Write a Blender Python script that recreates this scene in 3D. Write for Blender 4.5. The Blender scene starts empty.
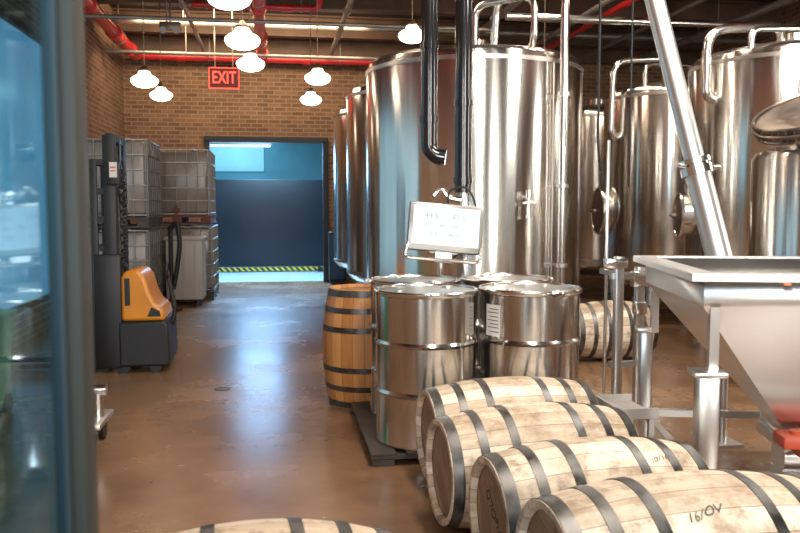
import bpy, bmesh, math, random
from mathutils import Vector, Matrix, Euler
random.seed(7)
S=bpy.context.scene
C=S.collection
R=math.radians

# ---------------------------------------------------------------- materials
def new_mat(name):
    m=bpy.data.materials.new(name); m.use_nodes=True
    nt=m.node_tree; b=nt.nodes['Principled BSDF']
    return m,nt,b
def M(name,col,rough=.5,metal=0.,var=.12,scale=6.,bump=0.,stretch=(1,1,1),rvar=.0,emit=None,es=0.,coat=0.,aniso=0.,detail=4.,trans=0.,bscale=None):
    m,nt,b=new_mat(name); N=nt.nodes; L=nt.links
    tc=N.new('ShaderNodeTexCoord'); mp=N.new('ShaderNodeMapping'); mp.inputs['Scale'].default_value=stretch
    L.new(tc.outputs['Object'],mp.inputs[0])
    nz=N.new('ShaderNodeTexNoise'); nz.inputs['Scale'].default_value=scale; nz.inputs['Detail'].default_value=detail
    L.new(mp.outputs[0],nz.inputs['Vector'])
    cr=N.new('ShaderNodeValToRGB')
    cr.color_ramp.elements[0].position=.3; cr.color_ramp.elements[1].position=.7
    cr.color_ramp.elements[0].color=tuple(c*(1-var) for c in col)+(1,)
    cr.color_ramp.elements[1].color=tuple(min(1,c*(1+var)) for c in col)+(1,)
    L.new(nz.outputs[0],cr.inputs[0]); L.new(cr.outputs[0],b.inputs['Base Color'])
    b.inputs['Metallic'].default_value=metal; b.inputs['Roughness'].default_value=rough
    if rvar:
        mr=N.new('ShaderNodeMapRange'); mr.inputs[1].default_value=.3; mr.inputs[2].default_value=.7
        mr.inputs[3].default_value=max(0,rough-rvar); mr.inputs[4].default_value=rough+rvar
        L.new(nz.outputs[0],mr.inputs[0]); L.new(mr.outputs[0],b.inputs['Roughness'])
    if bump:
        src=nz
        if bscale:
            src=N.new('ShaderNodeTexNoise'); src.inputs['Scale'].default_value=bscale; src.inputs['Detail'].default_value=2
            L.new(mp.outputs[0],src.inputs['Vector'])
        bp=N.new('ShaderNodeBump'); bp.inputs['Strength'].default_value=bump; bp.inputs['Distance'].default_value=.02
        L.new(src.outputs[0],bp.inputs['Height']); L.new(bp.outputs[0],b.inputs['Normal'])
    if emit: 
        b.inputs['Emission Color'].default_value=tuple(emit)+(1,); b.inputs['Emission Strength'].default_value=es
    if coat: b.inputs['Coat Weight'].default_value=coat; b.inputs['Coat Roughness'].default_value=.15
    if aniso:
        b.inputs['Anisotropic'].default_value=aniso; b.inputs['Anisotropic Rotation'].default_value=.25
        tg=N.new('ShaderNodeTangent'); tg.direction_type='RADIAL'; tg.axis='Z'
        L.new(tg.outputs[0],b.inputs['Tangent'])
    if trans: b.inputs['Transmission Weight'].default_value=trans
    return m

def brick_mat():
    m,nt,b=new_mat('brick_masonry'); N=nt.nodes; L=nt.links
    tc=N.new('ShaderNodeTexCoord'); sp=N.new('ShaderNodeSeparateXYZ'); L.new(tc.outputs['Object'],sp.inputs[0])
    ad=N.new('ShaderNodeMath'); ad.operation='ADD'; L.new(sp.outputs[0],ad.inputs[0]); L.new(sp.outputs[1],ad.inputs[1])
    cb=N.new('ShaderNodeCombineXYZ'); L.new(ad.outputs[0],cb.inputs[0]); L.new(sp.outputs[2],cb.inputs[1])
    br=N.new('ShaderNodeTexBrick'); L.new(cb.outputs[0],br.inputs['Vector'])
    br.inputs['Scale'].default_value=1; br.inputs['Brick Width'].default_value=.21; br.inputs['Row Height'].default_value=.075
    br.inputs['Mortar Size'].default_value=.009; br.inputs['Mortar Smooth'].default_value=.3; br.inputs['Bias'].default_value=-.1
    br.inputs['Color1'].default_value=(.30,.155,.085,1); br.inputs['Color2'].default_value=(.17,.078,.042,1)
    br.inputs['Mortar'].default_value=(.38,.28,.18,1)
    nz=N.new('ShaderNodeTexNoise'); nz.inputs['Scale'].default_value=2.; L.new(tc.outputs['Object'],nz.inputs['Vector'])
    mx=N.new('ShaderNodeMix'); mx.data_type='RGBA'; mx.blend_type='MULTIPLY'; mx.inputs[0].default_value=.35
    L.new(br.outputs['Color'],mx.inputs[6]); L.new(nz.outputs[0],mx.inputs[7])
    L.new(mx.outputs[2],b.inputs['Base Color']); b.inputs['Roughness'].default_value=.8
    bp=N.new('ShaderNodeBump'); bp.inputs['Strength'].default_value=.5; bp.inputs['Distance'].default_value=.01; bp.invert=True
    L.new(br.outputs['Fac'],bp.inputs['Height']); L.new(bp.outputs[0],b.inputs['Normal'])
    return m

def floor_mat():
    m,nt,b=new_mat('polished_concrete'); N=nt.nodes; L=nt.links
    tc=N.new('ShaderNodeTexCoord')
    n1=N.new('ShaderNodeTexNoise'); n1.inputs['Scale'].default_value=1.1; n1.inputs['Detail'].default_value=8; n1.inputs['Roughness'].default_value=.6
    n2=N.new('ShaderNodeTexNoise'); n2.inputs['Scale'].default_value=5; n2.inputs['Detail'].default_value=8; n2.inputs['Roughness'].default_value=.6
    for n in (n1,n2): L.new(tc.outputs['Object'],n.inputs['Vector'])
    cr=N.new('ShaderNodeValToRGB'); e=cr.color_ramp.elements
    e[0].position=.25; e[0].color=(.115,.060,.030,1); e[1].position=.75; e[1].color=(.28,.155,.080,1)
    L.new(n1.outputs[0],cr.inputs[0])
    mx=N.new('ShaderNodeMix'); mx.data_type='RGBA'; mx.blend_type='OVERLAY'; mx.inputs[0].default_value=.25
    L.new(cr.outputs[0],mx.inputs[6]); L.new(n2.outputs[0],mx.inputs[7]); L.new(mx.outputs[2],b.inputs['Base Color'])
    mr=N.new('ShaderNodeMapRange'); mr.inputs[1].default_value=.3; mr.inputs[2].default_value=.7; mr.inputs[3].default_value=.22; mr.inputs[4].default_value=.30
    L.new(n1.outputs[0],mr.inputs[0]); L.new(mr.outputs[0],b.inputs['Roughness'])
    b.inputs['Specular IOR Level'].default_value=.85
    return m

def stave_mat(name,c1,c2,n=22,axis_angle=True,rough=.6,stain=.0):
    m,nt,b=new_mat(name); N=nt.nodes; L=nt.links
    tc=N.new('ShaderNodeTexCoord'); sp=N.new('ShaderNodeSeparateXYZ'); L.new(tc.outputs['Object'],sp.inputs[0])
    def math_(op,a,bv=None):
        x=N.new('ShaderNodeMath'); x.operation=op
        if isinstance(a,(int,float)): x.inputs[0].default_value=a
        else: L.new(a,x.inputs[0])
        if bv is not None:
            if isinstance(bv,(int,float)): x.inputs[1].default_value=bv
            else: L.new(bv,x.inputs[1])
        return x.outputs[0]
    if axis_angle:
        t=math_('ARCTAN2',sp.outputs[1],sp.outputs[0]); t=math_('MULTIPLY',t,n/(2*math.pi))
    else: t=math_('MULTIPLY',sp.outputs[0],n)
    t=math_('ADD',t,100.3)
    fl=math_('FLOOR',t); fr=math_('FRACT',t)
    oi=N.new('ShaderNodeObjectInfo')
    wn=N.new('ShaderNodeTexWhiteNoise'); wn.noise_dimensions='1D'; L.new(fl,wn.inputs['W'])
    mp=N.new('ShaderNodeMapping'); mp.inputs['Scale'].default_value=(1,1,.08) if axis_angle else (1,.08,1)
    L.new(tc.outputs['Object'],mp.inputs[0])
    nz=N.new('ShaderNodeTexNoise'); nz.inputs['Scale'].default_value=45; nz.inputs['Detail'].default_value=5; L.new(mp.outputs[0],nz.inputs['Vector'])
    n2=N.new('ShaderNodeTexNoise'); n2.inputs['Scale'].default_value=6; n2.inputs['Detail'].default_value=4; L.new(tc.outputs['Object'],n2.inputs['Vector'])
    f=math_('MULTIPLY',wn.outputs[0],.6); f=math_('ADD',f,math_('MULTIPLY',nz.outputs[0],.5)); f=math_('ADD',f,math_('MULTIPLY',n2.outputs[0],.15))
    cr=N.new('ShaderNodeValToRGB'); e=cr.color_ramp.elements; e[0].position=.2; e[1].position=.8
    e[0].color=c1+(1,); e[1].color=c2+(1,); L.new(f,cr.inputs[0])
    d=math_('ABSOLUTE',math_('SUBTRACT',fr,.5)); g=math_('GREATER_THAN',d,.480)
    mx=N.new('ShaderNodeMix'); mx.data_type='RGBA'; L.new(math_('MULTIPLY',g,.7),mx.inputs[0]); L.new(cr.outputs[0],mx.inputs[6]); mx.inputs[7].default_value=(.06,.035,.02,1)
    out=mx.outputs[2]
    if stain:
        va=N.new('ShaderNodeVectorMath'); va.operation='ADD'; L.new(tc.outputs['Object'],va.inputs[0]); L.new(oi.outputs['Location'],va.inputs[1])
        for sc,lo,hi,k in ((3.6,.48,.66,stain),(13,.53,.67,stain*.9)):
            n3=N.new('ShaderNodeTexNoise'); n3.inputs['Scale'].default_value=sc; n3.inputs['Detail'].default_value=9; n3.inputs['Roughness'].default_value=.7; L.new(va.outputs[0],n3.inputs['Vector'])
            r3=N.new('ShaderNodeMapRange'); r3.inputs[1].default_value=lo; r3.inputs[2].default_value=hi; r3.inputs[3].default_value=0; r3.inputs[4].default_value=k; L.new(n3.outputs[0],r3.inputs[0])
            m3=N.new('ShaderNodeMix'); m3.data_type='RGBA'; m3.blend_type='MIX'; L.new(r3.outputs[0],m3.inputs[0]); L.new(out,m3.inputs[6]); m3.inputs[7].default_value=(c1[0]*.62,c1[1]*.54,c1[2]*.48,1); out=m3.outputs[2]
    L.new(out,b.inputs['Base Color']); b.inputs['Roughness'].default_value=rough
    bp=N.new('ShaderNodeBump'); bp.inputs['Strength'].default_value=.4; bp.inputs['Distance'].default_value=.005
    L.new(math_('SUBTRACT',nz.outputs[0],g),bp.inputs['Height']); L.new(bp.outputs[0],b.inputs['Normal'])
    return m

def hazard_mat():
    m,nt,b=new_mat('hazard_stripe'); N=nt.nodes; L=nt.links
    tc=N.new('ShaderNodeTexCoord'); sp=N.new('ShaderNodeSeparateXYZ'); L.new(tc.outputs['Object'],sp.inputs[0])
    a=N.new('ShaderNodeMath'); a.operation='ADD'; L.new(sp.outputs[0],a.inputs[0]); L.new(sp.outputs[2],a.inputs[1])
    k=N.new('ShaderNodeMath'); k.operation='MULTIPLY'; k.inputs[1].default_value=8; L.new(a.outputs[0],k.inputs[0])
    f=N.new('ShaderNodeMath'); f.operation='FRACT'; L.new(k.outputs[0],f.inputs[0])
    g=N.new('ShaderNodeMath'); g.operation='GREATER_THAN'; g.inputs[1].default_value=.5; L.new(f.outputs[0],g.inputs[0])
    mx=N.new('ShaderNodeMix'); mx.data_type='RGBA'; L.new(g.outputs[0],mx.inputs[0]); mx.inputs[6].default_value=(.01,.01,.012,1); mx.inputs[7].default_value=(.65,.48,.03,1)
    L.new(mx.outputs[2],b.inputs['Base Color']); b.inputs['Roughness'].default_value=.5
    return m

def glass_mat():
    m=bpy.data.materials.new('tinted_glass'); m.use_nodes=True; nt=m.node_tree; N=nt.nodes; L=nt.links
    for n in list(N): N.remove(n)
    o=N.new('ShaderNodeOutputMaterial'); t=N.new('ShaderNodeBsdfTransparent'); t.inputs[0].default_value=(.20,.50,.68,1)
    g=N.new('ShaderNodeBsdfGlossy'); g.inputs['Roughness'].default_value=.04; g.inputs[0].default_value=(.60,.85,1,1)
    lw=N.new('ShaderNodeLayerWeight'); lw.inputs[0].default_value=.50
    mx=N.new('ShaderNodeMixShader'); L.new(lw.outputs['Fresnel'],mx.inputs[0]); L.new(t.outputs[0],mx.inputs[1]); L.new(g.outputs[0],mx.inputs[2]); L.new(mx.outputs[0],o.inputs[0])
    return m

BR=brick_mat(); FL=floor_mat()
TANK=M('brushed_tank_steel',(.74,.71,.665),.19,1,.05,3,stretch=(6,6,.15),rvar=.03,aniso=.87)
TANKW=M('tank_weld_band',(.46,.42,.38),.35,1,.05)
STEEL=M('stainless_steel',(.74,.72,.69),.21,1,.06,8,rvar=.03)
STEELB=M('satin_steel',(.70,.69,.675),.36,1,.03,5)
HOPS=M('hopper_steel',(.68,.67,.655),.29,1,.04,4)
DRUM=M('drum_steel',(.62,.595,.565),.17,1,.05,3,stretch=(1,1,.6),aniso=.6)
LID=M('drum_lid_steel',(.54,.52,.49),.30,1,.04,4)
DARKST=M('dark_hoop_steel',(.10,.095,.09),.40,.8,.45,16,rvar=.12)
BLACK=M('black_plastic',(.006,.007,.009),.45,0,.2,9)
BLACKG=M('gloss_black_pipe',(.010,.011,.014),.12,0,.2,9,coat=.5)
YEL=M('truck_yellow',(.58,.21,.012),.35,0,.1,4,coat=.3)
RED=M('sprinkler_red',(.55,.02,.02),.35,0,.15,5,coat=.2)
REDP=M('red_plastic',(.55,.09,.04),.45,0,.15,5)
REDD=M('dull_red_pallet',(.13,.030,.022),.6,0,.2,5)
ORNG=M('orange_latch_paint',(.60,.20,.08),.45,0,.15,5)
GREYP=M('conduit_grey',(.26,.23,.20),.4,.6,.15,5)
CEIL=M('dark_ceiling',(.034,.022,.015),.85,0,.3,3)
BEAM=M('painted_beam',(.11,.060,.036),.6,0,.25,4)
IBC=M('cloudy_plastic',(.25,.21,.18),.25,0,.28,2.5,bump=.2,trans=.2)
CAGE=M('galvanised_cage',(.24,.22,.20),.4,.9,.1,8)
WHITE=M('white_plastic',(.42,.385,.35),.45,0,.06,4)
NAVY=M('navy_panel',(.006,.008,.013),.45,0,.15,3)
NAVYB=M('blue_box_plastic',(.02,.05,.10),.5,0,.15,3)
BLUEW=M('bay_wall_paint',(.08,.19,.23),.6,0,.12,1.3)
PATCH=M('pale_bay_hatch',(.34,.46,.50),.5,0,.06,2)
BAYF=M('bay_floor_paint',(.34,.40,.44),.35,0,.12,2)
FRAME=M('dark_aluminium_frame',(.022,.024,.020),.55,.1,.1,4)
GASK=M('rubber_gasket',(.02,.03,.033),.5,0,.1,4)
GLASS=glass_mat()
LAMP=M('opal_glass_lit',(.95,.9,.8),.3,0,.02,3,emit=(1,.83,.62),es=6)
FITTER=M('lamp_fitter',(.30,.22,.14),.4,.8,.1,8)
OAKP=stave_mat('pale_oak_staves',(.34,.24,.15),(.76,.64,.495),stain=.85)
OAKH=stave_mat('oak_head_planks',(.20,.12,.066),(.40,.27,.16),n=11,axis_angle=False,stain=.6)
OAKO=stave_mat('amber_oak_staves',(.34,.125,.035),(.62,.29,.09),rough=.45)
OAKOH=stave_mat('amber_head_planks',(.30,.13,.05),(.5,.26,.11),n=11,axis_angle=False)
PALW=M('dark_pallet',(.05,.038,.03),.6,0,.3,7)
SCREEN=M('lit_display',(.22,.25,.26),.2,0,.02,3,emit=(.84,.92,.95),es=.66)
INK=M('grey_ink',(.14,.17,.19),.6,0,.05,3,emit=(.42,.49,.53),es=.62)
INKB=M('black_marker',(.06,.045,.035),.6,0,.05,3)
PAPER=M('paper_label',(.60,.58,.55),.6,0,.05,6)
EXITL=M('exit_letters',(.9,.03,.02),.4,0,.05,3,emit=(1,.06,.035),es=3.5)
EXITB=M('exit_face',(.05,.015,.012),.4,0,.1,3,emit=(.5,.03,.01),es=.10)
GREEN=M('green_plastic',(.03,.22,.10),.5,0,.1,4)
HAZ=hazard_mat()
GLOWB=M('blue_glow_pane',(.2,.35,.45),.2,0,.5,1.2,emit=(.32,.57,.74),es=.65)
TUBE=M('cool_tube',(.8,.9,1),.3,0,.02,3,emit=(.60,.88,1),es=2.5)
COPPER=M('bronze_steel',(.30,.25,.21),.38,1,.2,20,rvar=.1)

# ---------------------------------------------------------------- mesh helpers
def box(bm,c,s,rz=0,bev=0,rot=None):
    mat=Matrix.Translation(c)@(rot.to_4x4() if rot else Matrix.Rotation(rz,4,'Z'))@Matrix.Diagonal((s[0],s[1],s[2],1))
    r=bmesh.ops.create_cube(bm,size=1,matrix=mat)
    if bev:
        es=list({e for v in r['verts'] for e in v.link_edges})
        bmesh.ops.bevel(bm,geom=es,offset=bev,segments=2,affect='EDGES',profile=.5)
def tube(bm,pts,r,seg=12,closed=False,caps=True):
    pts=[Vector(p) for p in pts]; n=len(pts)
    rr=r if isinstance(r,(list,tuple)) else [r]*n
    rings=[]; up=None
    for i,p in enumerate(pts):
        if closed: t=(pts[(i+1)%n]-pts[i-1]).normalized()
        elif i==0: t=(pts[1]-p).normalized()
        elif i==n-1: t=(p-pts[i-1]).normalized()
        else:
            t=((pts[i+1]-p).normalized()+(p-pts[i-1]).normalized())
            t=t.normalized() if t.length>1e-6 else (pts[i+1]-p).normalized()
        if up is None:
            up=Vector((0,0,1)) if abs(t.z)<.9 else Vector((1,0,0))
        a=(up-t*up.dot(t)).normalized(); b=t.cross(a); up=a
        rings.append([bm.verts.new(p+(a*math.cos(2*math.pi*k/seg)+b*math.sin(2*math.pi*k/seg))*rr[i]) for k in range(seg)])
    m=n if closed else n-1
    for i in range(m):
        A=rings[i];B=rings[(i+1)%n]
        for k in range(seg): bm.faces.new((A[k],A[(k+1)%seg],B[(k+1)%seg],B[k]))
    if caps and not closed:
        bm.faces.new(rings[0][::-1]); bm.faces.new(rings[-1])
def cyl(bm,p0,p1,r0,r1=None,seg=20): tube(bm,[p0,p1],[r0,r0 if r1 is None else r1],seg)
def bend(pts,rad=.1,n=6):
    pts=[Vector(p) for p in pts]; out=[pts[0]]
    for i in range(1,len(pts)-1):
        a=(pts[i-1]-pts[i]); b=(pts[i+1]-pts[i]); d=min(rad,a.length*.45,b.length*.45)
        A=pts[i]+a.normalized()*d; B=pts[i]+b.normalized()*d
        for k in range(n+1):
            t=k/n; out.append(A*(1-t)**2+pts[i]*2*t*(1-t)+B*t*t)
    out.append(pts[-1]); return out
def circle(c,r,axis='Z',n=32,rot=None):
    o=[]
    for k in range(n):
        a=2*math.pi*k/n; x,y=r*math.cos(a),r*math.sin(a)
        v={'Z':Vector((x,y,0)),'Y':Vector((x,0,y)),'X':Vector((0,x,y))}[axis]
        if rot: v=rot@v
        o.append(Vector(c)+v)
    return o
def lathe(bm,prof,seg=48,closed=False):
    rings=[]
    for r,z in prof:
        if r<1e-5: rings.append([bm.verts.new((0,0,z))])
        else: rings.append([bm.verts.new((r*math.cos(2*math.pi*k/seg),r*math.sin(2*math.pi*k/seg),z)) for k in range(seg)])
    m=len(rings) if closed else len(rings)-1
    for i in range(m):
        A=rings[i];B=rings[(i+1)%len(rings)]
        for k in range(seg):
            k2=(k+1)%seg
            if len(A)==1 and len(B)==1: continue
            if len(A)==1: bm.faces.new((A[0],B[k2],B[k]))
            elif len(B)==1: bm.faces.new((A[k],A[k2],B[0]))
            else: bm.faces.new((A[k],A[k2],B[k2],B[k]))
def prism(bm,poly,y0,y1,axis='Y'):
    def P(a,b,t): return (a,t,b) if axis=='Y' else (t,a,b)
    A=[bm.verts.new(P(a,b,y0)) for a,b in poly]; B=[bm.verts.new(P(a,b,y1)) for a,b in poly]
    n=len(poly)
    bm.faces.new(A); bm.faces.new(B[::-1])
    for i in range(n): bm.faces.new((A[i],B[i],B[(i+1)%n],A[(i+1)%n]))
def clusters(me,tol=.004):
    n=len(me.vertices); par=list(range(n))
    def f(a):
        while par[a]!=a: par[a]=par[par[a]]; a=par[a]
        return a
    for e in me.edges:
        a,b=f(e.vertices[0]),f(e.vertices[1])
        if a!=b: par[a]=b
    isl={}
    for i in range(n): isl.setdefault(f(i),[]).append(i)
    L=list(isl.values())
    if len(L)==1 or len(L)>60: return [list(range(n))]
    bb=[]
    for l in L:
        cs=[me.vertices[i].co for i in l]
        bb.append((Vector((min(c.x for c in cs)-tol,min(c.y for c in cs)-tol,min(c.z for c in cs)-tol)),Vector((max(c.x for c in cs)+tol,max(c.y for c in cs)+tol,max(c.z for c in cs)+tol))))
    p2=list(range(len(L)))
    def g(a):
        while p2[a]!=a: a=p2[a]
        return a
    for i in range(len(L)):
        for j in range(i):
            A,B=bb[i],bb[j]
            if all(A[0][k]<=B[1][k] and B[0][k]<=A[1][k] for k in range(3)):
                a,b=g(i),g(j)
                if a!=b: p2[a]=b
    cl={}
    for i in range(len(L)): cl.setdefault(g(i),[]).extend(L[i])
    return list(cl.values())
def finish(bm,name,mat,parent=None,loc=(0,0,0),rot=(0,0,0),sharp=35,label=None,split=True):
    bmesh.ops.recalc_face_normals(bm,faces=bm.faces)
    me=bpy.data.meshes.new(name); bm.to_mesh(me); bm.free()
    cl=clusters(me) if (split and parent) else [None]
    meshes=[]
    if len(cl)>1 and len(cl)<=24:
        for c in cl:
            s=set(c); b2=bmesh.new(); b2.from_mesh(me); b2.verts.ensure_lookup_table()
            bmesh.ops.delete(b2,geom=[v for v in b2.verts if v.index not in s],context='VERTS')
            m2=bpy.data.meshes.new(name); b2.to_mesh(m2); b2.free(); meshes.append(m2)
        bpy.data.meshes.remove(me)
    else: meshes=[me]
    first=None
    for me in meshes:
        me.materials.append(mat); me.shade_smooth(); me.set_sharp_from_angle(angle=R(sharp))
        o=bpy.data.objects.new(name,me); C.objects.link(o); o.location=loc; o.rotation_euler=rot
        if parent: o.parent=parent
        if label: o['label']=label
        if parent and parent.get('kind')=='structure': o['kind']='structure'
        if first is None: first=o
    return first
def part(name,mat,fn,parent=None,**k):
    bm=bmesh.new(); fn(bm); return finish(bm,name,mat,parent,**k)
def tag(o,label,cat,group=None):
    o['label']=label; o['category']=cat
    if group: o['group']=group
    return o
def thing(name,label,cat,loc=(0,0,0),rot=(0,0,0),group=None):
    e=bpy.data.objects.new(name,None); C.objects.link(e); e.location=loc; e.rotation_euler=rot; e.empty_display_size=.1
    return tag(e,label,cat,group)
def struct(o): o['kind']='structure'; return o
def dup(o,loc=None,rot=None,parent=None):
    n=o.copy(); C.objects.link(n)
    if parent: n.parent=parent
    if loc is not None: n.location=loc
    if rot is not None: n.rotation_euler=rot
    for c in list(o.children): dup(c,parent=n)
    return n
def text_mesh(s,size,extr=.002):
    cu=bpy.data.curves.new('t','FONT'); cu.body=s; cu.size=size; cu.extrude=extr; cu.align_x='CENTER'; cu.align_y='CENTER'
    o=bpy.data.objects.new('t',cu); C.objects.link(o); bpy.context.view_layer.update()
    me=bpy.data.meshes.new_from_object(o.evaluated_get(bpy.context.evaluated_depsgraph_get()))
    bpy.data.objects.remove(o); return me
def text(name,s,size,mat,parent,loc,rot,extr=.002):
    me=text_mesh(s,size,extr); me.materials.clear(); me.materials.append(mat)
    o=bpy.data.objects.new(name,me); C.objects.link(o); o.parent=parent; o.location=loc; o.rotation_euler=rot
    return o

# ---------------------------------------------------------------- room
XL,XR,YB,ZC=-2.63,8.2,15.0,4.7
o=part('floor',FL,lambda b:box(b,((XL+XR)/2,5.6,-.05),(XR-XL+.6,19.2,.1))); struct(o); tag(o,'polished brown concrete floor','floor')
o=part('floor_bay',BAYF,lambda b:box(b,(0,17.9,-.05),(4.6,5.4,.1))); struct(o); tag(o,'pale grey painted floor of the loading bay','floor')
o=part('ceiling',CEIL,lambda b:box(b,((XL+XR)/2,5.6,ZC+.05),(XR-XL+.6,19.2,.1))); struct(o); tag(o,'dark painted ceiling','ceiling')
def wb(b):
    T=.25; y=YB+T/2
    box(b,((XL-.25-1.19)/2,y,ZC/2),(-1.19-XL+.25,T,ZC)); box(b,((.92+XR+.25)/2,y,ZC/2),(XR+.25-.92,T,ZC)); box(b,((-1.19+.92)/2,y,(2.6+ZC)/2),(2.11,T,ZC-2.6))
o=part('wall_back',BR,wb); struct(o); tag(o,'brown brick wall with a wide loading doorway','wall')
def wl(b):
    y0,y1,z0,z1=5.6,10.6,.3,3.4; x=XL-.125
    box(b,(x,(-4+y0)/2,ZC/2),(.25,y0+4,ZC)); box(b,(x,(y1+15)/2,ZC/2),(.25,15-y1,ZC)); box(b,(x,(y0+y1)/2,z0/2),(.25,y1-y0,z0)); box(b,(x,(y0+y1)/2,(z1+ZC)/2),(.25,y1-y0,ZC-z1))
o=part('wall_left',BR,wl); struct(o); tag(o,'brick side wall','wall')
o=part('wall_right',BR,lambda b:box(b,(XR+.125,5.5,ZC/2),(.25,19,ZC))); struct(o); tag(o,'brick side wall behind the tanks','wall')
w=thing('glow_window','added glowing blue pane, framed like a window','window'); struct(w)  # added glowing pane: blue behind the door glass, cool light on the left
struct(part('glow_pane',GLOWB,lambda b:box(b,(XL-.12,8.1,1.85),(.02,5.0,3.1)),w))
def mull(b):
    for y in (5.65,10.55): box(b,(XL-.09,y,1.85),(.06,.08,3.1))
    for z in (.33,3.37): box(b,(XL-.09,8.1,z),(.06,5.0,.06))
struct(part('glow_frame',FRAME,mull,w))
def trim(b):
    box(b,(-1.19,YB-.02,1.3),(.09,.1,2.6)); box(b,(.94,YB-.02,1.3),(.10,.1,2.6)); box(b,(-.13,YB-.02,2.63),(2.24,.1,.10))
o=part('trim_1',BLACK,trim); struct(o); tag(o,'dark steel frame around the loading doorway','door frame')
o=part('wall_bay_left',BLUEW,lambda b:box(b,(-2.2,17.9,1.7),(.1,5.2,3.4))); struct(o); tag(o,'blue lit loading bay wall','wall')
o=part('wall_bay_right',BLUEW,lambda b:box(b,(2.2,17.9,1.7),(.1,5.2,3.4))); struct(o); tag(o,'blue lit loading bay wall','wall')
o=part('wall_bay_back',BLUEW,lambda b:box(b,(0,20.5,1.7),(4.5,.1,3.4))); struct(o); tag(o,'blue lit loading bay wall','wall')
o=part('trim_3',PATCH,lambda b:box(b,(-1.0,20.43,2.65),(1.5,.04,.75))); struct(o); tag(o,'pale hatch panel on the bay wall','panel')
o=part('ceiling_bay',BLUEW,lambda b:box(b,(0,17.9,3.45),(4.5,5.3,.1))); struct(o); tag(o,'blue lit loading bay ceiling','ceiling')
g=thing('dock_gate','near-black dock gate with yellow black hazard stripe','gate',(-.24,17.45,0))
part('gate_panel',NAVY,lambda b:box(b,(0,0,1.05),(2.60,.06,1.86),bev=.01),g)
part('hazard_strip',HAZ,lambda b:box(b,(0,-.04,.065),(2.60,.03,.08)),g)
part('gate_foot',BLACK,lambda b:(box(b,(-1.2,0,.05),(.1,.3,.1)),box(b,(1.2,0,.05),(.1,.3,.1))),g)
g=thing('tube_light','cool white tube light on the bay ceiling','light',(-.78,18.4,2.76))
part('tube',TUBE,lambda b:box(b,(0,0,0),(1.4,.12,.03),bev=.012),g)
part('housing',GREYP,lambda b:(box(b,(0,0,.04),(1.45,.2,.05)),box(b,(-.6,0,.35),(.03,.03,.58)),box(b,(.6,0,.35),(.03,.03,.58))),g)
c=thing('control_cabinet','low dark cabinet beside the doorway','cabinet',(1.12,14.72,0))
part('body',BLACK,lambda b:box(b,(0,0,.5),(.3,.4,.9),bev=.02),c); part('plinth',FRAME,lambda b:box(b,(0,0,.03),(.26,.34,.06)),c)
part('door',NAVYB,lambda b:box(b,(0,-.205,.5),(.26,.012,.8),bev=.004),c)
def beam(x0,x1,y):
    def f(b):
        L=x1-x0; xm=(x0+x1)/2
        box(b,(xm,y,ZC-.02),(L,.2,.03)); box(b,(xm,y,ZC-.36),(L,.2,.03)); box(b,(xm,y,ZC-.19),(L,.03,.33))
    o=part('ceiling_beam',BEAM,f); struct(o); tag(o,'dark steel ceiling beam','beam','ceiling beams')
for y in (4.2,6.2,8.2,10.2,12.2,14.2): beam(XL,XR,y)
o=part('trim_2',BEAM,lambda b:box(b,((XL+XR)/2,14.93,4.42),(XR-XL,.14,.52))); struct(o); tag(o,'dark beam along the top of the brick wall','beam')

# ---------------------------------------------------------------- overhead pipes
def pipe(name,label,mat,pts,r,rad=.12,joints=(),cat='pipe',group=None,hang=()):
    t=thing(name,label,cat,group=group)
    part('pipe_run',mat,lambda b:tube(b,bend(pts,rad),r,14),t)
    if joints:
        def f(b):
            for p,ax in joints:
                p=Vector(p); d={'X':Vector((.07,0,0)),'Y':Vector((0,.07,0)),'Z':Vector((0,0,.07))}[ax]
                cyl(b,p-d,p+d,r*1.3)
        part('coupling',mat,f,t)
    if hang:
        ax='Y' if abs(pts[0][1]-pts[-1][1])>abs(pts[0][0]-pts[-1][0]) else 'X'
        def f(b):
            for p in hang:
                cyl(b,(p[0],p[1],p[2]+r),(p[0],p[1],ZC),.008,seg=6)
                tube(b,circle(p,r+.012,ax,16),.008,6,closed=True)
        part('hanger',GREYP,f,t)
    return t
pipe('sprinkler_pipe','thick red sprinkler main under the ceiling',RED,[(-2.33,1,4.0),(-2.33,14.5,4.0)],.09,joints=[((-2.33,y,4.0),'Y') for y in (9.5,11,12.6,14)],hang=[(-2.33,y,4) for y in (5,8,10.4,13)])
pipe('sprinkler_pipe','thick red sprinkler main under the ceiling',RED,[(-.18,1,4.0),(-.18,14.5,4.0)],.08,joints=[((-.18,y,4.0),'Y') for y in (9,10.8,12.6,14)],hang=[(-.18,y,4) for y in (5,8,10.4,13)])
pipe('sprinkler_pipe','red cross pipe in front of the brick wall',RED,[(-2.45,14.68,4.03),(2.9,14.68,4.03)],.07,joints=[((x,14.68,4.03),'X') for x in (-1.6,.6,2.)],hang=[(x,14.68,4.03) for x in (-1.1,1.2)])
pipe('sprinkler_pipe','red branch pipe with a downward elbow',RED,[(-1.1,11.6,4.20),(.66,11.6,4.20),(.66,11.6,4.45),(1.6,11.6,4.45)],.045,joints=[((.2,11.6,4.20),'X')],hang=[(-.9,11.6,4.20),(.4,11.6,4.20)])
for (y,z,r,x0,x1) in ((9.6,4.23,.04,-2.6,8),(10.9,3.84,.028,-2.6,3),(7.4,3.75,.035,-.9,8),(5.6,3.55,.03,2.2,8),(13.2,3.82,.03,-2.6,4),(12.9,4.24,.05,-2.6,8)):
    pipe('conduit_pipe','thin grey conduit crossing under the ceiling',GREYP,[(x0,y,z),(x1,y,z)],r,group='ceiling conduits',hang=[(x0+1.25,y,z),(x1-.85,y,z)])
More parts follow.
